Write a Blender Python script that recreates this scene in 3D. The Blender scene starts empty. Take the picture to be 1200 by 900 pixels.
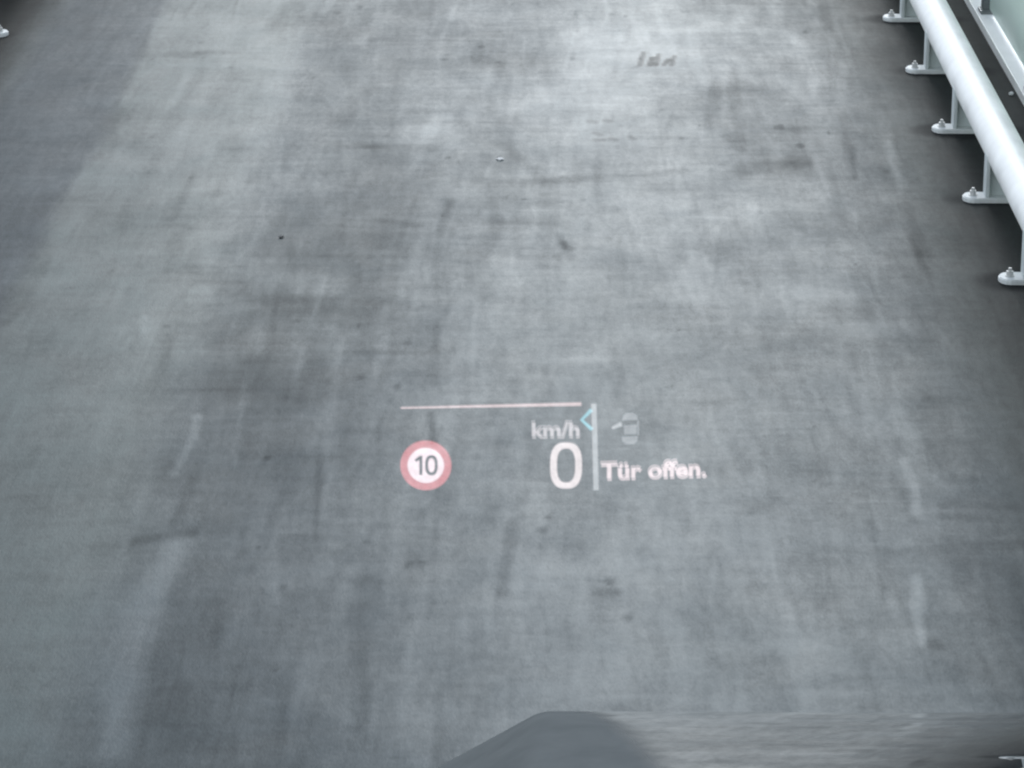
import bpy, bmesh, math, random
import numpy as np
from mathutils import Vector, Matrix

R = math.radians
scene = bpy.context.scene
col = scene.collection

# ------------------------------------------------------------------ camera
EYE = Vector((0, 0, 1.464))
ALPHA = R(11.0)              # rise of the ramp
FOOT = 5.2                   # distance from the driver to the foot of the ramp
cam = bpy.data.cameras.new('camera')
cam.sensor_width = 36; cam.lens = 114.0
cam.clip_start = 0.05; cam.clip_end = 3000
cam_o = bpy.data.objects.new('camera', cam); col.objects.link(cam_o)
cam_o.location = EYE
cam_o.rotation_euler = (R(90 - 7.78), 0, R(0.76))
scene.camera = cam_o
scene.render.resolution_x = 1024; scene.render.resolution_y = 768
scene.cycles.filter_width = 2.2; scene.cycles.transparent_max_bounces = 64

# ------------------------------------------------------------------ light
SUN_EL, SUN_AZ = R(31), R(3)
w = bpy.data.worlds.new('World'); scene.world = w; w.use_nodes = True
nt = w.node_tree; nt.nodes.clear()
out = nt.nodes.new('ShaderNodeOutputWorld'); bg = nt.nodes.new('ShaderNodeBackground')
sky = nt.nodes.new('ShaderNodeTexSky'); sky.sky_type = 'NISHITA'; sky.sun_disc = False
sky.sun_elevation = SUN_EL; sky.sun_rotation = SUN_AZ
sky.air_density = 1.0; sky.dust_density = 0.6; sky.ozone_density = 1.0
hs = nt.nodes.new('ShaderNodeHueSaturation'); hs.inputs['Saturation'].default_value = 0.44
nt.links.new(sky.outputs[0], hs.inputs['Color']); nt.links.new(hs.outputs[0], bg.inputs[0])
bg.inputs[1].default_value = 0.15
nt.links.new(bg.outputs[0], out.inputs[0])
sun = bpy.data.lights.new('sun', 'SUN'); sun.energy = 0.5; sun.angle = R(20); sun.color = (.90, .975, 1.0)
sun_o = bpy.data.objects.new('sun', sun); col.objects.link(sun_o)
sd = Vector((math.sin(SUN_AZ) * math.cos(SUN_EL), math.cos(SUN_AZ) * math.cos(SUN_EL), math.sin(SUN_EL)))
sun_o.rotation_euler = sd.to_track_quat('Z', 'Y').to_euler(); sun_o.location = sd * 40
vs = scene.view_settings
vs.view_transform = 'Standard'; vs.look = 'None'; vs.exposure = 1.06; vs.gamma = 1.0; vs.use_curve_mapping = False

# ------------------------------------------------------------------ helpers
RAMP = Matrix.Translation((0, FOOT, 0)) @ Matrix.Rotation(ALPHA, 4, 'X')     # ramp frame: x across, y uphill, z off the floor
RINV = RAMP.inverted()
CAMM = Matrix.Translation(EYE) @ cam_o.rotation_euler.to_matrix().to_4x4()
CINV = RINV @ CAMM
def fl(px, py, h=0.0):
    """survey point of the photograph -> place on the ramp floor (x across, y uphill) in metres"""
    d = CINV.to_3x3() @ Vector(((px - 600) / 3800, (450 - py) / 3800, -1))
    o = CINV.translation
    t = (h - o.z) / d.z
    p = o + d * t
    return p.x, p.y

def tag(o, label=None, cat=None, group=None, kind=None):
    if label: o['label'] = label
    if cat: o['category'] = cat
    if group: o['group'] = group
    if kind: o['kind'] = kind
    return o
def link(name, me, mat=None, parent=None):
    o = bpy.data.objects.new(name, me); col.objects.link(o)
    if mat is not None and not me.materials: me.materials.append(mat)
    if parent is not None: o.parent = parent
    return o
def empty(name, mat4):
    o = bpy.data.objects.new(name, None); col.objects.link(o)
    o.empty_display_size = .1; o.matrix_world = mat4
    return o
def mesh(name, bm, smooth=False):
    me = bpy.data.meshes.new(name); bm.normal_update(); bm.to_mesh(me); bm.free()
    if smooth:
        for p in me.polygons: p.use_smooth = True
    return me
def add_box(bm, c, s, bevel=0.0):
    m = Matrix.Translation(c) @ Matrix.Diagonal((s[0], s[1], s[2], 1))
    r = bmesh.ops.create_cube(bm, size=1, matrix=m)
    if bevel:
        es = list({e for v in r['verts'] for e in v.link_edges})
        bmesh.ops.bevel(bm, geom=es, offset=bevel, segments=2, affect='EDGES', profile=.5)
def add_cyl(bm, c, r, h, axis='Z', seg=24, r2=None):
    rot = {'Z': Matrix.Identity(4), 'X': Matrix.Rotation(R(90), 4, 'Y'), 'Y': Matrix.Rotation(R(90), 4, 'X')}[axis]
    bmesh.ops.create_cone(bm, cap_ends=True, segments=seg, radius1=r, radius2=r if r2 is None else r2, depth=h, matrix=Matrix.Translation(c) @ rot)
def add_sheet(bm, pts): bm.faces.new([bm.verts.new((x, y, 0)) for x, y in pts])
def add_prism(bm, pts, z0, z1):
    a = [bm.verts.new((x, y, z0)) for x, y in pts]; b = [bm.verts.new((x, y, z1)) for x, y in pts]
    n = len(pts)
    bm.faces.new(a[::-1]); bm.faces.new(b)
    for i in range(n): bm.faces.new((a[i], a[(i + 1) % n], b[(i + 1) % n], b[i]))

def mat(name):
    m = bpy.data.materials.new(name); m.use_nodes = True
    nt = m.node_tree
    return m, nt, nt.nodes['Principled BSDF']
def nd(nt, typ, ins=None, **kw):
    n = nt.nodes.new(typ)
    for k, v in kw.items(): setattr(n, k, v)
    for k, v in (ins or {}).items():
        if isinstance(v, bpy.types.NodeSocket): nt.links.new(v, n.inputs[k])
        else: n.inputs[k].default_value = v
    return n
def noise(nt, vec, scale, detail=4, rough=.55, dist=0):
    return nd(nt, 'ShaderNodeTexNoise', {'Vector': vec, 'Scale': scale, 'Detail': detail, 'Roughness': rough, 'Distortion': dist}).outputs[0]
def mapr(nt, val, a, b, c=0., d=1.):
    return nd(nt, 'ShaderNodeMapRange', {'Value': val, 'From Min': a, 'From Max': b, 'To Min': c, 'To Max': d}).outputs[0]
def mth(nt, op, a, b=0.):
    return nd(nt, 'ShaderNodeMath', {0: a, 1: b}, operation=op).outputs[0]
def mixc(nt, f, a, b, bt='MIX'):
    n = nd(nt, 'ShaderNodeMix', data_type='RGBA', blend_type=bt)
    for i, v in ((0, f), (6, a), (7, b)):
        if isinstance(v, bpy.types.NodeSocket): nt.links.new(v, n.inputs[i])
        else: n.inputs[i].default_value = v
    return n.outputs[2]
def c4(r, g, b): return (r, g, b, 1)

# ------------------------------------------------------------------ materials
def simple(name, c, rough, metal=0., spec=.5, var=.12, scale=9, bump=0.):
    m, nt, b = mat(name)
    tc = nd(nt, 'ShaderNodeTexCoord').outputs['Object']
    n = noise(nt, tc, scale, 5, .6)
    k = mapr(nt, n, .3, .7, 1 - var, 1 + var)
    cc = nd(nt, 'ShaderNodeVectorMath', {0: c[:3], 'Scale': k}, operation='SCALE').outputs[0]
    nt.links.new(cc, b.inputs['Base Color'])
    nt.links.new(mapr(nt, n, .3, .7, rough * .85, min(1, rough * 1.15)), b.inputs['Roughness'])
    b.inputs['Metallic'].default_value = metal
    b.inputs['Specular IOR Level'].default_value = spec
    if bump:
        bp = nd(nt, 'ShaderNodeBump', {'Height': noise(nt, tc, scale * 6, 4), 'Strength': bump, 'Distance': .002})
        nt.links.new(bp.outputs[0], b.inputs['Normal'])
    return m

M_zinc = simple('galvanised_tube', (.90, .905, .87), .52, 0., .5, .12, 6)
M_post = simple('galvanised_post', (.62, .665, .655), .45, 0., .5, .12, 14)
M_plate = simple('galvanised_plate', (.66, .68, .665), .45, 0., .5, .15, 20)
M_bolt = simple('zinc_bolt', (.55, .55, .53), .4, .3, .5, .15, 40)
M_alu = simple('aluminium_sill', (.84, .85, .83), .5, 0., .5, .06, 8)
M_dark = simple('grey_metal', (.16, .175, .175), .45, .2, .5, .1, 10)
M_asph = simple('asphalt_ground', (.06, .062, .064), .85, 0., .4, .25, 3, .5)
M_conc = simple('slab_concrete', (.26, .26, .25), .8, 0., .4, .15, 2, .3)
M_stone = simple('grit', (.10, .10, .095), .9, 0., .3, .2, 60)
M_chip = simple('white_chip', (.62, .62, .60), .7, 0., .3, .1, 60)
M_black = simple('black_plastic', (.02, .02, .022), .5, 0., .5, .1, 10)
M_tyre = simple('tyre_rubber', (.025, .025, .025), .85, 0., .4, .1, 10)
M_rim = simple('alloy_rim', (.45, .46, .47), .3, .8, .5, .05, 10)

m, nt_, b = mat('frosted_glass'); M_glass = m
b.inputs['Base Color'].default_value = c4(.80, .94, .84); b.inputs['Roughness'].default_value = .3
b.inputs['Transmission Weight'].default_value = .2; b.inputs['IOR'].default_value = 1.45
tc = nd(nt_, 'ShaderNodeTexCoord').outputs['Object']
nt_.links.new(mapr(nt_, noise(nt_, tc, 1.4, 4), .3, .7, .22, .42), b.inputs['Roughness'])
m, nt_, b = mat('lamp_lens'); M_lens = m
b.inputs['Base Color'].default_value = c4(.8, .82, .85); b.inputs['Roughness'].default_value = .05; b.inputs['Transmission Weight'].default_value = .8

# car paint: grey base under a clear coat
m, nt_, b = mat('car_paint'); M_paint = m
tc = nd(nt_, 'ShaderNodeTexCoord').outputs['Object']
fine = noise(nt_, tc, 900, 2)
b.inputs["Metallic"].default_value = 0.0
b.inputs['Roughness'].default_value = .4
nt_.links.new(mixc(nt_, mapr(nt_, fine, .3, .7), c4(.03, .032, .034), c4(.045, .048, .05)), b.inputs['Base Color'])
b.inputs['Coat Weight'].default_value = 0.7; b.inputs['Specular IOR Level'].default_value = 0.0; b.inputs['Coat Roughness'].default_value = .008; b.inputs['Coat IOR'].default_value = 1.4
# dark reflection on the bonnet shoulders, painted in as matt charcoal without clear coat
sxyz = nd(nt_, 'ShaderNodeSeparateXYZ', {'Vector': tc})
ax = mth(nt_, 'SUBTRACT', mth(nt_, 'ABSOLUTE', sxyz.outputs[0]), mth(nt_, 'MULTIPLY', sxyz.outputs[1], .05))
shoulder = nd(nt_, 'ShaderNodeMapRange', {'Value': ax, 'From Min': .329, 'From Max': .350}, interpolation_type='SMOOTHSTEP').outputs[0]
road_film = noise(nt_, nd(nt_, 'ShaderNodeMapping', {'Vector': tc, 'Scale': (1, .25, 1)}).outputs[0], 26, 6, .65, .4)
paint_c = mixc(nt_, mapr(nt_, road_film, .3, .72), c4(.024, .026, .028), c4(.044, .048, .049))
dark_refl_c = mixc(nt_, mapr(nt_, road_film, .3, .7), c4(.105, .115, .116), c4(.132, .143, .143))
nt_.links.new(mixc(nt_, shoulder, paint_c, dark_refl_c), b.inputs['Base Color'])
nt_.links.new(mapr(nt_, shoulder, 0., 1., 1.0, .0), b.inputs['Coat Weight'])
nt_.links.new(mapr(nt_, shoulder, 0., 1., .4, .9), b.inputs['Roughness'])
bp = nd(nt_, 'ShaderNodeBump', {'Height': noise(nt_, tc, 5, 2), 'Strength': .02, 'Distance': .002})
nt_.links.new(bp.outputs[0], b.inputs['Coat Normal'])

# ramp coating: dark grey coat, worn and dusty where the wheels run
m, nt_, b = mat('ramp_coating'); M_floor = m
tc = nd(nt_, 'ShaderNodeTexCoord').outputs['Object']
att = nd(nt_, 'ShaderNodeAttribute', attribute_name='wear')
sep = nd(nt_, 'ShaderNodeSeparateColor', {'Color': att.outputs['Color']})
dust, dirt, tint = sep.outputs[0], sep.outputs[1], sep.outputs[2]
def scaled(sx, sy): return nd(nt_, 'ShaderNodeMapping', {'Vector': tc, 'Scale': (sx, sy, 1)}).outputs[0]
n_lat = noise(nt_, scaled(1.6, 7), 3.0, 3, .5, .6)         # trowel marks running across
n_lon = noise(nt_, scaled(9, 1.2), 3.0, 4, .5, .5)          # tyre wear running uphill
n_blo = noise(nt_, scaled(1, .7), 5.0, 6, .6, .5)
n_fin = noise(nt_, scaled(1, .38), 60, 4, .65, .3)
n_grn = noise(nt_, scaled(1, .3), 230, 2, .6)
s = mth(nt_, 'ADD', mth(nt_, 'MULTIPLY', mapr(nt_, n_lat, .25, .75, -1, 1), .055), mth(nt_, 'MULTIPLY', mapr(nt_, n_lon, .25, .75, -1, 1), .09))
s = mth(nt_, 'ADD', s, mth(nt_, 'MULTIPLY', mapr(nt_, n_blo, .25, .75, -1, 1), .10))
s = mth(nt_, 'ADD', s, mth(nt_, 'MULTIPLY', mapr(nt_, n_fin, .25, .75, -1, 1), .095))
s = mth(nt_, 'ADD', s, mth(nt_, 'MULTIPLY', mapr(nt_, n_grn, .25, .75, -1, 1), .07))
amp = mapr(nt_, dust, .0, .5, .25, 1.)
d2 = nd(nt_, 'ShaderNodeMath', {0: mth(nt_, 'ADD', dust, mth(nt_, 'MULTIPLY', s, amp)), 1: 0.}, operation='MAXIMUM', use_clamp=False).outputs[0]
d2 = mth(nt_, 'MINIMUM', d2, 1.2)
base = mixc(nt_, d2, c4(.024, .030, .0315), c4(.070, .096, .108))
base = mixc(nt_, tint, base, mixc(nt_, d2, c4(.031, .0305, .028), c4(.070, .099, .096)))
base = mixc(nt_, mth(nt_, 'MINIMUM', mth(nt_, 'MULTIPLY', dirt, .85), 1.), base, c4(.014, .015, .016))
nt_.links.new(base, b.inputs['Base Color'])
rg = mth(nt_, 'ADD', mapr(nt_, d2, 0., 1.,   .54, .33), mth(nt_, 'MULTIPLY', mapr(nt_, n_blo, .3, .7, -1, 1), .05))
nt_.links.new(rg, b.inputs['Roughness'])
spc = mth(nt_, 'MULTIPLY', mapr(nt_, d2, .05, .7, .06, .22), mth(nt_, 'SUBTRACT', 1., mth(nt_, 'MULTIPLY', dirt, .8)))
nt_.links.new(spc, b.inputs['Specular IOR Level'])
hgt = mth(nt_, 'ADD', mth(nt_, 'MULTIPLY', n_fin, .5), mth(nt_, 'MULTIPLY', n_grn, .35))
bp = nd(nt_, 'ShaderNodeBump', {'Height': hgt, 'Strength': .25, 'Distance': .003})
nt_.links.new(bp.outputs[0], b.inputs['Normal'])
# a matt film of dust lies over part of the glossy coat
df = nd(nt_, 'ShaderNodeBsdfDiffuse', {'Color': base, 'Normal': bp.outputs[0]})
mx = nd(nt_, 'ShaderNodeMixShader', {0: .60, 1: b.outputs[0], 2: df.outputs[0]})
nt_.links.new(mx.outputs[0], nt_.nodes['Material Output'].inputs['Surface'])

# ------------------------------------------------------------------ the setting
LEFT_SLAB, RIGHT_SLAB, LENGTH = -2.48, 1.76, 18.0
rng = np.random.default_rng(7)
def vnoise(X, Y, fx, fy, oct=5, gain=.55):
    """value noise, -1..1, fx / fy cells per metre across / uphill"""
    res = np.zeros_like(X); a = 1.; tot = 0.
    for _ in range(oct):
        gx = X * fx + 100.3; gy = Y * fy + 40.7
        ix = np.floor(gx).astype(int); iy = np.floor(gy).astype(int)
        tx = gx - ix; ty = gy - iy
        tx = tx * tx * (3 - 2 * tx); ty = ty * ty * (3 - 2 * ty)
        tab = rng.random((257, 257)) * 2 - 1
        g = lambda i, j: tab[i % 257, j % 257]
        res += a * ((g(ix, iy) * (1 - tx) + g(ix + 1, iy) * tx) * (1 - ty) + (g(ix, iy + 1) * (1 - tx) + g(ix + 1, iy + 1) * tx) * ty)
        tot += a; a *= gain; fx *= 2.03; fy *= 2.03
    return res / tot * 1.6
def sm(a, b, x):
    t = np.clip((x - a) / (b - a), 0, 1); return t * t * (3 - 2 * t)

xs = np.linspace(LEFT_SLAB, RIGHT_SLAB, 540)
ys = np.concatenate([np.linspace(0, 7.2, 460), np.linspace(7.3, LENGTH, 60)])
NX, NY = len(xs), len(ys)
X, Y = np.meshgrid(xs, ys)
wob = vnoise(X, Y, 1.3, .9, 5)
wob2 = vnoise(X, Y, 3., 1.1, 4)
Xw = X + .035 * wob
# lane profile across the ramp: how worn and dusty the coat is
dust = np.interp(Xw, [-1.95, -1.86, -1.76, -1.40, -1.34, -1.0, -.88, -.80, -.5, -.2, .05, .35, .62, .78, .93, 1.04, 1.13, 1.3],
                     [ .05,  .14,   .50,  .55,   .64,  .66,  .59,  .44,  .44, .58, .64, .64, .57, .49, .36, .25, .10, .08])
dirt = np.zeros_like(X)
tint = np.interp(Xw, [-1.9, -1.78, -1.7, -1.4, -1.34, -.95, -.8, -.4, .9, 1.05], [1, .8, .0, .0, 1., 1., .35, 0, .1, .9])
# broad blotches, trowel bands across, streaks uphill
inlane = sm(-1.75, -1.4, X) * (1 - sm(.75, 1.05, X))
dust += inlane * (.055 * vnoise(X, Y, 1.2, .9, 4) + .035 * vnoise(X, Y, 1.2, 4., 3) + .08 * vnoise(X, Y, 5., .6, 5) + .05 * vnoise(X, Y, 9, 6, 3))
blotch = vnoise(X, Y, 1.6, 1.4, 5)
dust -= inlane * .05 * sm(.25, .6, blotch)
tint = np.clip(tint + .25 * vnoise(X, Y, 1., .8, 4), 0, 1)

def stroke(pts, wid, val, arr, edge=.85, rough=.45, wy=None):
    """a worn mark along a line of surveyed points; wid = half-width in metres (across), wy = along"""
    P = [fl(*p) for p in pts]
    wy = wy or wid * 2.0
    best = np.full(X.shape, 9.)
    for (x0, y0), (x1, y1) in zip(P[:-1], P[1:]):
        ax, ay = (X - x0) / wid, (Y - y0) / wy
        bx, by = (x1 - x0) / wid, (y1 - y0) / wy
        L2 = bx * bx + by * by + 1e-9
        t = np.clip((ax * bx + ay * by) / L2, 0, 1)
        best = np.minimum(best, np.hypot(ax - t * bx, ay - t * by))
    best = best + rough * wob2 + rough * wob * .6
    k = 1 - sm(1 - edge, 1 + edge, best)
    arr += val * k
def patch(poly, val, arr, soft=.03, rough=.05):
    """a stain with a surveyed outline"""
    P = [fl(*p) for p in poly]
    inside = np.zeros(X.shape, bool); dist = np.full(X.shape, 9.)
    xx, yy = X + rough * wob2, Y + rough * 2 * wob
    n = len(P)
    for i in range(n):
        (x0, y0), (x1, y1) = P[i], P[(i + 1) % n]
        c = ((y0 > yy) != (y1 > yy)) & (xx < (x1 - x0) * (yy - y0) / (y1 - y0 + 1e-9) + x0)
        inside ^= c
        bx, by = x1 - x0, (y1 - y0) * .5
        t = np.clip(((xx - x0) * bx + (yy - y0) * .5 * by) / (bx * bx + by * by + 1e-9), 0, 1)
        dist = np.minimum(dist, np.hypot(xx - x0 - t * bx, (yy - y0) * .5 - t * by))
    sd_ = np.where(inside, dist, -dist)
    arr += val * sm(-soft, soft, sd_)

# surveyed stains and scuffs
for a in [([(560, 80), (575, 160), (590, 190)], .06, -.16), ([(590, 170), (640, 212), (760, 205), (800, 200)], .018, -.17),
          ([(540, 212), (640, 214)], .02, -.12), ([(555, 45), (640, 70)], .08, -.10), ([(585, 65), (640, 75)], .05, -.12), ([(430, 172), (505, 174)], .014, -.17),
          ([(440, 258), (490, 264)], .012, -.15), ([(528, 235), (516, 272)], .012, -.22), ([(400, 170), (440, 172)], .015, -.1),
          ([(490, 110), (500, 200), (520, 220)], .05, .06), ([(730, 30), (690, 190), (740, 250)], .14, .09), ([(800, 30), (700, 60)], .10, .09), ([(470, 0), (490, 70), (500, 130)], .15, .13), ([(60, 780), (60, 900)], .25, .07), ([(40, 60), (60, 250)], .12, .06), ([(1060, 140), (1080, 260)], .05, .06),
          ([(500, 440), (560, 330), (575, 260)], .03, -.10), ([(250, 330), (400, 372), (520, 385)], .03, -.12), ([(300, 350), (460, 352)], .015, -.10),
          ([(218, 385), (300, 372)], .02, -.10), ([(330, 160), (318, 250), (285, 300)], .012, .10), ([(335, 60), (320, 160)], .07, .07),
          ([(232, 488), (225, 515), (205, 555)], .009, .28), ([(170, 372), (170, 390)], .009, .25), ([(155, 395), (145, 410)], .006, .14),
          ([(300, 345), (304, 410)], .008, .12), ([(600, 615), (596, 655), (588, 695)], .010, -.22), ([(610, 640), (640, 640), (700, 670)], .06, .07),
          ([(505, 485), (508, 517)], .006, -.30), ([(1058, 540), (1072, 575), (1073, 600)], .009, .30), ([(1074, 678), (1075, 720), (1080, 752)], .008, .32),
          ([(1030, 430), (1050, 500)], .02, .10), ([(1095, 560), (1112, 575)], .012, .10), ([(940, 345), (990, 345)], .02, .12),
          ([(160, 633), (225, 625)], .011, -.26), ([(200, 640), (175, 700), (160, 750), (145, 815), (135, 880)], .030, .34), ([(215, 640), (185, 690)], .03, .16),
          ([(60, 645), (160, 640)], .012, -.08), ([(195, 64), (260, 62)], .02, -.14), ([(215, 68), (245, 60)], .012, -.12),
          ([(870, 110), (910, 180)], .08, -.20), ([(870, 200), (940, 190)], .02, -.18), ([(1000, 170), (1002, 210)], .006, -.14),
          ([(660, 285), (668, 292)], .010, -.3), ([(655, 275), (662, 290)], .007, -.2), ([(895, 595), (880, 600)], .012, -.16),
          ([(700, 695), (722, 695)], .008, -.24), ([(712, 680), (716, 682)], .006, -.3), ([(732, 723), (736, 724)], .006, -.26), ([(650, 632), (680, 640)], .03, -.10),
          ([(1090, 755), (1100, 755)], .008, -.25), ([(480, 660), (478, 662)], .006, -.2), ([(560, 860), (620, 845)], .02, .10), ([(480, 860), (560, 830), (640, 800)], .07, .05),
          ([(470, 800), (480, 860)], .03, .07), ([(1000, 320), (1030, 400), (1040, 470)], .012, -.10), ([(1015, 320), (1030, 355)], .006, -.12),
          ([(860, 300), (940, 390)], .1, -.05), ([(600, 330), (640, 350), (600, 360)], .08, .08), ([(700, 60), (860, 70)], .05, .06),
          ([(960, 290), (1000, 300)], .05, .06), ([(830, 420), (800, 500)], .05, -.05)]:
    stroke(a[0], a[1] * 1.15, a[2] * .8, dust)
for a in [((750, 76), (754, 62)), ((761, 76), (764, 68)), ((769, 76), (772, 64)), ((778, 76), (783, 70)), ((787, 76), (790, 66)), ((761, 76), (767, 75)), ((764, 69), (768, 68))]:
    stroke(a, .0085, .9, dirt, .6, .12, .02)
for a in [((690, 142), (698, 143)), ((709, 141), (715, 142)), ((697, 156), (704, 158)), ((696, 164), (707, 164)), ((715, 162), (722, 164)), ((738, 160), (743, 163))]:
    stroke(a, .009, .5, dirt, .8, .4, .02)
# many faint scuffs: short trowel lines across, thin scratches uphill, small specks
rs = random.Random(11)
def faint(x, y, hx, hy, val, ang=0.):
    r_ = max(hx, hy) * 1.3 + .02
    i0, i1 = np.searchsorted(xs, [x - r_, x + r_]); j0, j1 = np.searchsorted(ys, [y - r_, y + r_])
    if i1 <= i0 or j1 <= j0: return
    sx, sy = X[j0:j1, i0:i1] - x, Y[j0:j1, i0:i1] - y
    c_, s_ = math.cos(ang), math.sin(ang)
    u, v = sx * c_ + sy * s_, -sx * s_ + sy * c_
    q = np.sqrt((u / hx) ** 2 + (v / hy) ** 2) + .5 * wob2[j0:j1, i0:i1]
    dust[j0:j1, i0:i1] += val * (1 - sm(.3, 1.15, q))
for _ in range(620):
    x, y = rs.uniform(-1.4, 1.0), rs.uniform(0, 7)
    k = rs.random()
    if k < .30: faint(x, y, rs.uniform(.04, .20), rs.uniform(.012, .04), rs.choice([-1, -1, 1]) * rs.uniform(.02, .075), rs.gauss(0, .05))
    elif k < .70: faint(x, y, rs.uniform(.006, .03), rs.uniform(.10, .55), rs.choice([-1, 1]) * rs.uniform(.03, .11), rs.gauss(0, .05))
    elif k < .85: faint(x, y, rs.uniform(.05, .16), rs.uniform(.08, .30), rs.choice([-1, 1]) * rs.uniform(.03, .09), rs.gauss(0, .3))
    else: faint(x, y, rs.uniform(.006, .014), rs.uniform(.012, .03), -rs.uniform(.10, .24), 0)
# wheel-worn coat that starts with a ragged line along the left track
patch([(-120, -20), (190, -5), (183, 30), (180, 62), (166, 82), (148, 135), (142, 170), (105, 200), (68, 250), (55, 300), (22, 368), (-20, 400), (-120, 420)], -.15, dust, .014, .03)
# grime gathered round the bolted feet of the rails
for k in range(-3, 9):
    for fx, fy in ((fl(1170, 329)[0] + .115, fl(1170, 329)[1] + k * .777), (fl(10, 41)[0] - .115, fl(10, 41)[1] + k * .777)):
        q = np.hypot((X - fx) / .15, (Y - fy) / .085) + .35 * wob2
        dirt += .75 * (1 - sm(.75, 1.25, q))
dust = np.clip(dust, .02, 1.0); dirt = np.clip(dirt, 0, 1)

co = np.stack([X, Y, np.zeros_like(X)], -1).reshape(-1, 3)
idx = np.arange(NX * NY).reshape(NY, NX)
quads = np.stack([idx[:-1, :-1], idx[:-1, 1:], idx[1:, 1:], idx[1:, :-1]], -1).reshape(-1, 4)
me = bpy.data.meshes.new('ramp')
me.vertices.add(NX * NY); me.vertices.foreach_set('co', co.ravel())
me.loops.add(quads.size); me.loops.foreach_set('vertex_index', quads.ravel())
me.polygons.add(len(quads)); me.polygons.foreach_set('loop_start', np.arange(0, quads.size, 4))
me.update(calc_edges=True)
ca = me.color_attributes.new('wear', 'FLOAT_COLOR', 'POINT')
ca.data.foreach_set('color', np.stack([dust, dirt, tint, np.ones_like(dust)], -1).ravel())
ramp = link('ramp', me, M_floor); ramp.matrix_world = RAMP; ramp['kind'] = 'structure'
# sides and underside of the ramp slab (a wedge that stands on the ground)
bm = bmesh.new()
zt = LENGTH * math.sin(ALPHA); yt = FOOT + LENGTH * math.cos(ALPHA)
prof = [(FOOT + .03, 0.002), (yt, 0.002), (yt, zt - .008), (FOOT + .045, .0015)]
a = [bm.verts.new((LEFT_SLAB, y, z)) for y, z in prof]; c = [bm.verts.new((RIGHT_SLAB, y, z)) for y, z in prof]
bm.faces.new(a[::-1]); bm.faces.new(c)
for i in range(4): bm.faces.new((a[i], a[(i + 1) % 4], c[(i + 1) % 4], c[i]))
bmesh.ops.recalc_face_normals(bm, faces=bm.faces)
tag(link('ramp_slab', mesh('ramp_slab', bm), M_conc), kind='structure')
bm = bmesh.new(); add_box(bm, ((LEFT_SLAB + RIGHT_SLAB) / 2, yt + 12.02, zt / 2), (18, 24, zt))
tag(link('upper_deck', mesh('upper_deck', bm), M_conc), kind='structure')
bm = bmesh.new(); bmesh.ops.create_grid(bm, x_segments=4, y_segments=4, size=1500)
tag(link('ground', mesh('ground', bm), M_asph), kind='structure')

# ------------------------------------------------------------------ wheel guard rails: low steel tube on bolted posts
POST_STEP = None
tips = [fl(1034, 23), fl(1061, 84), fl(1092, 153), fl(1129, 235), fl(1170, 329)]
POST_STEP = (tips[0][1] - tips[4][1]) / 4
TIP_X = sum(t[0] for t in tips) / 5
POST0 = tips[4][1]
TUBE_H, TUBE_R = .137, .0545

def stadium(hx, hy, n=7):
    pts = []
    for cx, a0 in ((hx - hy * .75, -90), (-(hx - hy * .75), 90)):
        for i in range(n + 1):
            a = R(a0 + 180 * i / n); pts.append((cx + hy * .75 * math.cos(a) if True else 0, hy * math.sin(a)))
    return pts
bm = bmesh.new(); add_prism(bm, stadium(.115, .038), 0.0, .013)
bmesh.ops.bevel(bm, geom=[e for e in bm.edges if all(abs(v.co.z - .013) < 1e-6 for v in e.verts)], offset=.003, segments=2, affect='EDGES')
ME_plate = mesh('base_plate', bm)
bm = bmesh.new()
hw = .055
add_box(bm, (-hw + .006, 0, .0725), (.012, .052, .119), .002)
add_box(bm, (hw - .006, 0, .0725), (.012, .052, .119), .002)
add_box(bm, (0, .004, .0722), (2 * hw - .0244, .009, .118))
ME_post = mesh('post', bm)
bm = bmesh.new()
add_cyl(bm, (0, 0, .0145), .0125, .003, seg=16)
add_cyl(bm, (0, 0, .0215), .0095, .011, seg=6)
add_cyl(bm, (0, 0, .031), .0052, .008, seg=10, r2=.0044)
ME_bolt = mesh('bolt', bm)

def guard_rail(xc, v0, v1, label):
    root = empty('wheel_guard_rail', RAMP @ Matrix.Translation((xc, POST0, 0)))
    tag(root, label, 'guard rail')
    bm = bmesh.new()
    seg, n = 32, 40
    prev = None
    for i in range(n + 1):
        y = (v0 + (v1 - v0) * i / n) - POST0
        ring = []
        for k in range(seg):
            a = 2 * math.pi * k / seg
            ring.append(bm.verts.new((TUBE_R * math.cos(a), y, TUBE_H + TUBE_R * math.sin(a))))
        if prev:
            for k in range(seg): bm.faces.new((prev[k], ring[k], ring[(k + 1) % seg], prev[(k + 1) % seg]))
        else: bm.faces.new(ring)
        prev = ring
    bm.faces.new(prev[::-1]); bmesh.ops.recalc_face_normals(bm, faces=bm.faces)
    link('tube', mesh('tube', bm, True), M_zinc, root)
    k0 = math.ceil((v0 + .1 - POST0) / POST_STEP); k1 = math.floor((v1 - .1 - POST0) / POST_STEP)
    for k in range(k0, k1 + 1):
        y = k * POST_STEP
        p = link('post', ME_post, M_post, root); p.location = (0, y, 0)
        pl = link('base_plate', ME_plate, M_plate, p)
        for sx in (-1, 1):
            bo = link('bolt', ME_bolt, M_bolt, p); bo.location = (sx * .086, 0, -.0005)
            bo.rotation_euler = (0, 0, random.Random(k * 3 + sx).uniform(0, 1))
    return root
RAIL_X = TIP_X + .115
guard_rail(RAIL_X, .35, 9.2, 'low white galvanised tube rail on bolted posts beside the glass balustrade')
lt = fl(10, 41)
lr = guard_rail(lt[0] - .115, .35, 9.2, 'low tube rail whose bolted foot shows by the brownish dark floor edge')
sh = ((lt[1] - POST0) % POST_STEP)
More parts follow.
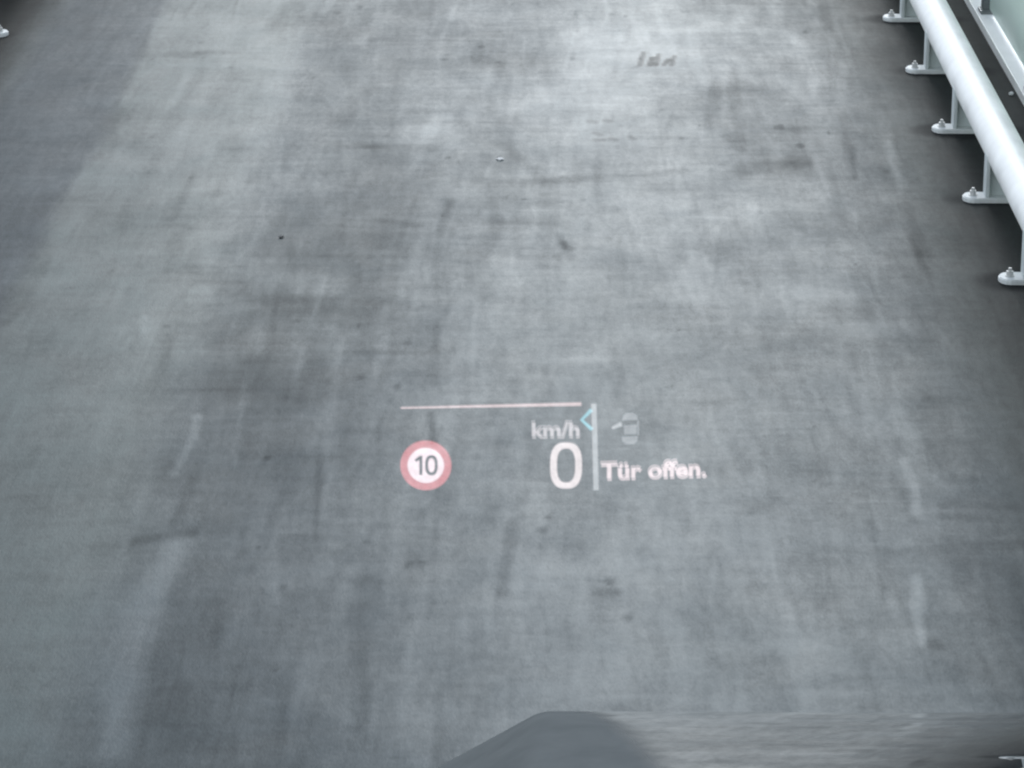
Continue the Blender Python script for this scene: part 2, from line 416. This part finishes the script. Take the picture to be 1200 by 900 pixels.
lr.matrix_world = RAMP @ Matrix.Translation((lt[0] - .115, POST0 + sh, 0))

# ------------------------------------------------------------------ glass balustrade beside the right rail
SILL_X = fl(1129, 0)[0]
def balustrade(x_in, side, v0, v1, post_ref, step, label):
    root = empty('glass_balustrade', RAMP @ Matrix.Translation((x_in, v0, 0)))
    tag(root, label, 'balustrade')
    L = v1 - v0
    bm = bmesh.new(); add_box(bm, (side * .030, L / 2, .0165), (.060, L, .033), .003)
    link('sill', mesh('sill', bm), M_alu, root)
    bm = bmesh.new(); add_box(bm, (side * .035, L / 2, 1.06), (.06, L, .04), .008)
    link('handrail', mesh('handrail', bm), M_alu, root)
    k0 = math.ceil((v0 - post_ref + .05) / step); k1 = math.floor((v1 - post_ref - .05) / step)
    bm = bmesh.new(); add_box(bm, (0, 0, .5365), (.034, .045, 1.007), .004); add_box(bm, (0, 0, .039), (.05, .08, .012), .003)
    mp = mesh('post', bm)
    bm = bmesh.new(); add_box(bm, (0, 0, .53), (.012, step - .07, .96), .002)
    mg = mesh('glass_panel', bm)
    for k in range(k0, k1 + 1):
        p = link('post', mp, M_dark, root); p.location = (side * .036, post_ref + k * step - v0, 0)
        if k < k1:
            g = link('glass_panel', mg, M_glass, root); g.location = (side * .048, post_ref + (k + .5) * step - v0, 0)
    return root
pr = fl(1150, 25)[1]
balustrade(SILL_X, 1, 1.2, 9.4, pr, 1.17, 'pale green glass balustrade on a white sill behind the tube rail')
# small things lying on the ramp
def grit(px, py, sx, sy, sz, m_, label, name='pebble', cat='debris', rot=0):
    bm = bmesh.new(); bmesh.ops.create_icosphere(bm, subdivisions=2, radius=1)
    rr = random.Random(int(px))
    for v in bm.verts: v.co *= rr.uniform(.75, 1.2); v.co.z = max(v.co.z, -.5)
    for v in bm.verts: v.co = Vector((v.co.x * sx, v.co.y * sy, (v.co.z + .5) * sz))
    o = link(name, mesh(name, bm), m_); x, y = fl(px, py)
    o.matrix_world = RAMP @ Matrix.Translation((x, y, .0005)) @ Matrix.Rotation(rot, 4, 'Z')
    tag(o, label, cat)
grit(330, 278, .007, .011, .003, M_stone, 'small dark crumb lying alone on the lighter left wheel track')
grit(586, 187, .011, .012, .003, M_chip, 'tiny white chip lying on the dark scuffed middle of the ramp', 'paint_chip')
grit(1185, 111, .008, .012, .006, M_plate, 'small pale pebble between the tube rail and the white sill')

# ------------------------------------------------------------------ the car whose bonnet reflects the ramp
CX = .40
YT, ZT, SL, KC = 1.95, .9944, -.2408, .150
def hood_z(x, y):
    d = y - YT
    z = ZT + SL * d - KC / 2 * d * d
    if d > 0: z -= 1.9 * d * d + 6 * d ** 3
    # the raised centre of the bonnet falls away to a lower shoulder on both sides
    xl = abs(x - CX)                       # mirrored about the car's centre line
    e = xl - DOME
    if e > 0: z -= .56 * (e * e / (2 * .012) if e < .012 else e - .006)
    if xl > .55: z -= 1.0 * (xl - .55) ** 2
    return z
DOME = CX + .002
car = empty('car', Matrix.Translation((CX, 1.1, 0)))
tag(car, 'grey car with a glossy bonnet that mirrors the ramp ahead', 'car')
OFF = Vector((-CX, -1.1, 0))
def hood_mesh():
    bm = bmesh.new()
    ux = np.linspace(CX - .76, CX + .76, 401)
    vy = np.concatenate([np.linspace(.86, 1.7, 40), np.linspace(1.715, 2.16, 46)])
    grid = []
    for y in vy:
        row = []
        for x in ux:
            xl = (x - CX) / .76
            yy = .86 + (y - .86) * (1 - .10 * xl ** 4)
            row.append(bm.verts.new((x + OFF.x, yy + OFF.y, hood_z(x, yy))))
        grid.append(row)
    for j in range(len(vy) - 1):
        for i in range(len(ux) - 1):
            bm.faces.new((grid[j][i], grid[j][i + 1], grid[j + 1][i + 1], grid[j + 1][i]))
    return mesh('bonnet', bm, True)
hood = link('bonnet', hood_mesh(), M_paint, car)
# wings, nose, lamps, wheels
for sgn in (-1, 1):
    bm = bmesh.new()
    rows = []
    for j in range(25):
        y = .70 + 1.33 * j / 24
        row = []
        zt_ = hood_z(CX + .76, y) - .012
        for i in range(13):
            t = i / 12
            x = .772 + .15 * math.sin(t * math.pi / 2) - .02 * t * t
            z = zt_ - (zt_ - .28) * t ** 1.6
            dy = y - 1.15; dz = z - .34
            r = math.hypot(dy, dz)
            if r < .40 and t > .3:
                k = .40 / max(r, .05); z = .34 + max(dz, .02) * k
            row.append(bm.verts.new((sgn * x, y + OFF.y, z)))
        rows.append(row)
    for j in range(24):
        for i in range(12):
            bm.faces.new((rows[j][i], rows[j][i + 1], rows[j + 1][i + 1], rows[j + 1][i]) if sgn > 0 else (rows[j + 1][i], rows[j + 1][i + 1], rows[j][i + 1], rows[j][i]))
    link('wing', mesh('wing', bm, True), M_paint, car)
    bm = bmesh.new(); add_cyl(bm, (0, 0, 0), .34, .22, 'X', 40)
    bmesh.ops.bevel(bm, geom=[e for e in bm.edges if abs(e.verts[0].co.x - e.verts[1].co.x) < 1e-5], offset=.03, segments=3, affect='EDGES')
    wh = link('wheel', mesh('wheel', bm, True), M_tyre, car); wh.location = (sgn * .78, 1.15 + OFF.y, .342)
    bm = bmesh.new(); add_cyl(bm, (0, 0, 0), .23, .02, 'X', 32)
    for k in range(5):
        a = 2 * math.pi * k / 5
        add_box(bm, (sgn * .015, .12 * math.cos(a), .12 * math.sin(a)), (.02, .05, .05), .01)
    ri = link('rim', mesh('rim', bm), M_rim, wh); ri.location = (sgn * .104, 0, 0)
    bm = bmesh.new(); add_box(bm, (0, 0, 0), (.34, .16, .12), .04)
    hl = link('headlight', mesh('headlight', bm, True), M_lens, car); hl.location = (sgn * .57, 2.05 + OFF.y, .74); hl.rotation_euler = (0, 0, -sgn * .35)
bm = bmesh.new()
rows = []
for j in range(10):
    t = j / 9; z = .80 - .58 * t
    row = []
    for i in range(33):
        u = -1 + i / 16
        row.append(bm.verts.new((u * .90, 2.22 - .42 * abs(u) ** 3.2 + .05 * math.sin(math.pi * t) + OFF.y, z)))
    rows.append(row)
for j in range(9):
    for i in range(32): bm.faces.new((rows[j][i], rows[j + 1][i], rows[j + 1][i + 1], rows[j][i + 1]))
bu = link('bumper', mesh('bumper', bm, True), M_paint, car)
bm = bmesh.new()
for k in range(5): add_box(bm, (0, 2.265 + OFF.y, .36 + k * .045), (1.0, .05, .018), .004)
link('grille', mesh('grille', bm), M_black, car)

# ------------------------------------------------------------------ head-up display standing over the ramp
def glow(name, c, e=1.0):
    m = bpy.data.materials.new(name); m.use_nodes = True; nt = m.node_tree; nt.nodes.clear()
    o = nt.nodes.new('ShaderNodeOutputMaterial')
    tr = nt.nodes.new('ShaderNodeBsdfTransparent'); em = nt.nodes.new('ShaderNodeEmission'); ad = nt.nodes.new('ShaderNodeAddShader')
    tc = nd(nt, 'ShaderNodeTexCoord').outputs['Object']
    em.inputs[0].default_value = (*c, 1)
    e = e / 5                                              # each mark is drawn in five layers
    nt.links.new(mapr(nt, noise(nt, tc, 260, 3), .3, .7, e * .85, e * 1.1), em.inputs[1])
    nt.links.new(tr.outputs[0], ad.inputs[0]); nt.links.new(em.outputs[0], ad.inputs[1]); nt.links.new(ad.outputs[0], o.inputs[0])
    return m
def s2l(r, g, b): return tuple(((v / 255 + .055) / 1.055) ** 2.4 if v > 10 else v / 3294 for v in (r, g, b))
G_white = glow('display_white', (.30, .262, .262))
G_halo = glow('display_halo', (.06, .052, .054))
G_line = glow('display_line', (.24, .18, .18))
G_soft = glow('display_soft_white', (.125, .115, .118))
G_text = glow('display_text', (.20, .163, .167))
G_ghost = glow('display_ghost', (.095, .076, .08))
G_grey = glow('display_grey', (.14, .145, .15))
G_icon = glow('display_icon', (.085, .09, .095))
G_cyan = glow('display_cyan', (.07, .20, .235))
G_red = glow('display_red', (.235, .06, .066))
G_redh = glow('display_red_halo', (.06, .012, .013))
G_disc = glow('display_disc', (.39, .32, .34))

VIRTUAL = 2.3                                                # a head-up image stands this far ahead of the driver
ray = CAMM.to_3x3() @ Vector((0, (450 - 575) / 3800, -1))
ROOT = EYE + ray * VIRTUAL
hud = empty('head_up_display', Matrix.Translation(ROOT))
tag(hud, 'glowing head-up display with speed, limit sign and open-door warning, hovering before the bonnet', 'display')
# display plane: upright, facing back down the ramp at the driver; 1 unit = survey pixel
dist = (ROOT - EYE)
axis = -(CAMM.to_3x3() @ Vector((0, 0, 1)))
PX = dist.dot(axis) / 3800
FACE = Matrix(((1, 0, 0), (0, 0, -1), (0, 1, 0))).to_4x4()      # local (x, y up, z toward driver) -> world
def hp(px, py): return ((px - 600) * PX, (575 - py) * PX)
BLUR = [(0, 0), (1, .35), (-1, -.35), (.35, -1), (-.35, 1)]
def hud_part(name, bm, m_, z=0., parent=hud, soft=1.1, ghost=()):
    # projected light is never razor sharp: five faint layers a hair apart, plus the double image off the pane
    src = list(bm.faces)
    for i, (dx, dy) in enumerate([(a * soft, b_ * soft) for a, b_ in BLUR[1:]] + list(ghost)):
        r_ = bmesh.ops.duplicate(bm, geom=src)
        bmesh.ops.translate(bm, vec=(dx * PX, -dy * PX, -.0006 * (i + 1)), verts=[v for v in r_['geom'] if isinstance(v, bmesh.types.BMVert)])
    o = link(name, mesh(name, bm), m_, parent)
    if parent is hud: o.matrix_local = FACE @ Matrix.Translation((0, 0, z))
    else: o.matrix_local = Matrix.Translation((0, 0, z))
    return o
TH = .0003
def line_poly(bm, pts, w0, w1=None):
    w1 = w0 if w1 is None else w1
    n = len(pts); Lp, Rp = [], []
    for i, (x, y) in enumerate(pts):
        a = pts[max(i - 1, 0)]; c = pts[min(i + 1, n - 1)]
        dx, dy = c[0] - a[0], c[1] - a[1]; l = math.hypot(dx, dy)
        ww = (w0 + (w1 - w0) * i / (n - 1)) / 2
        Lp.append(hp(x - dy / l * ww, y + dx / l * ww)); Rp.append(hp(x + dy / l * ww, y - dx / l * ww))
    pl = Lp + Rp[::-1]
    ar = sum(pl[i][0] * pl[(i + 1) % len(pl)][1] - pl[(i + 1) % len(pl)][0] * pl[i][1] for i in range(len(pl)))
    if ar < 0: pl = pl[::-1]
    add_sheet(bm, pl)
def ell(cx, cy, rx, ry, n=40, p=2.0):
    r_ = []
    for i in range(n):
        a = -2 * math.pi * i / n
        c_, s_ = math.cos(a), math.sin(a)
        r_.append((cx + rx * math.copysign(abs(c_) ** (2 / p), c_), cy + ry * math.copysign(abs(s_) ** (2 / p), s_)))
    return r_
def ring(bm, o_pts, i_pts):
    n = len(o_pts)
    for z, flip in ((0, False),):
        O = [bm.verts.new((*hp(*p), z)) for p in o_pts]; I = [bm.verts.new((*hp(*p), z)) for p in i_pts]
        for k in range(n):
            f = (O[k], O[(k + 1) % n], I[(k + 1) % n], I[k]); bm.faces.new(f[::-1] if flip else f)
def fill(bm, pts): add_sheet(bm, [hp(*p) for p in pts])

bm = bmesh.new(); line_poly(bm, [(470, 477.5), (681, 472.6)], 2.0, 4.2); hud_part('top_line', bm, G_line)
bm = bmesh.new(); line_poly(bm, [(695.5, 472), (696.5, 500), (698.5, 574.5)], 6.0); hud_part('divider', bm, G_grey)
bm = bmesh.new(); line_poly(bm, [(693, 478.5), (681.5, 490.5), (693.5, 502)], 4.2); hud_part('chevron', bm, G_cyan, .003)
bm = bmesh.new(); ring(bm, ell(663.3, 545.3, 18.6, 27.3, 48, 2.7), ell(663.3, 545.3, 10.8, 20.2, 48, 2.6)); hud_part('speed_numeral', bm, G_white)
bm = bmesh.new(); ring(bm, ell(499, 545.5, 30, 29.5), ell(499, 545.5, 21.5, 21)); hud_part('limit_sign_ring', bm, G_red)
# white disc with the figures 10 left dark
bm = bmesh.new()
def loop_edges(bm, pts):
    v = [bm.verts.new((*hp(*p), 0)) for p in pts]
    return [bm.edges.new((v[i], v[(i + 1) % len(v)])) for i in range(len(v))]
ed = loop_edges(bm, ell(499, 545.5, 21.4, 20.9))
ed += loop_edges(bm, [(486, 538.5), (492.2, 534), (495, 534), (495, 557), (491.4, 557), (491.4, 539), (487.4, 541.6)])
ed += loop_edges(bm, ell(505.6, 545.3, 7.4, 12, 32, 2.5))
bmesh.ops.triangle_fill(bm, use_beauty=True, use_dissolve=False, edges=ed, normal=(0, 0, 1))
fill(bm, ell(505.6, 545.3, 3.9, 8.4, 28, 2.4))
hud_part('limit_sign_disc', bm, G_disc)
def text(name, body, px0, px1, base_y, cap_h, m_, tilt=0., bold=0., z=.001, parent=hud, ghost=0):
    cu = bpy.data.curves.new(name, 'FONT'); cu.body = body; cu.size = 1.0; cu.offset = bold; cu.extrude = .0; cu.resolution_u = 4
    tmp = bpy.data.objects.new('tmp', cu); col.objects.link(tmp)
    dg = bpy.context.evaluated_depsgraph_get(); me_ = bpy.data.meshes.new_from_object(tmp.evaluated_get(dg))
    bpy.data.objects.remove(tmp); me_.name = name
    n = len(me_.vertices); a = np.empty(n * 3); me_.vertices.foreach_get('co', a); a = a.reshape(-1, 3)
    x0, x1 = a[:, 0].min(), a[:, 0].max()
    px = px0 + (a[:, 0] - x0) / (x1 - x0) * (px1 - px0)
    py = base_y - a[:, 1] / .69 * cap_h + tilt * (px - px0)
    a[:, 0] = (px - 600) * PX; a[:, 1] = (575 - py) * PX; a[:, 2] = 0
    me_.vertices.foreach_set('co', a.ravel()); me_.update()
    bm = bmesh.new(); bm.from_mesh(me_); bpy.data.meshes.remove(me_)
    return hud_part(name, bm, m_, z, soft=.8, ghost=[(-1, -2.6), (-.6, -3.2), (-1.4, -2.2)][:ghost])
text('speed_unit', 'km/h', 623.5, 679.5, 512.8, 17.5, G_soft, -.01, .032, ghost=3)
text('warning_text', 'Tür offen.', 704.5, 828, 562.6, 19.3, G_text, -.032, .034, ghost=3)
# car seen from above with its left door open
bm = bmesh.new(); fill(bm, [(728.5, 492), (730, 486), (734, 482.6), (741, 482.2), (745.5, 485), (747.2, 491)]); hud_part('car_symbol_bonnet', bm, G_icon)
bm = bmesh.new(); fill(bm, [(730.5, 497.5), (746, 496.5), (745.5, 508), (731.5, 508.5)]); hud_part('car_symbol_roof', bm, G_icon)
bm = bmesh.new(); fill(bm, [(728.5, 511), (747, 510), (746.5, 516), (743, 519.6), (732.5, 520), (729, 516.5)]); hud_part('car_symbol_tail', bm, G_icon)
bm = bmesh.new(); line_poly(bm, [(747.2, 492), (747.6, 509)], 1.6); hud_part('car_symbol_side', bm, G_icon)
bm = bmesh.new(); line_poly(bm, [(728, 496), (717, 501)], 5, 3.2); hud_part('car_symbol_door', bm, G_grey)
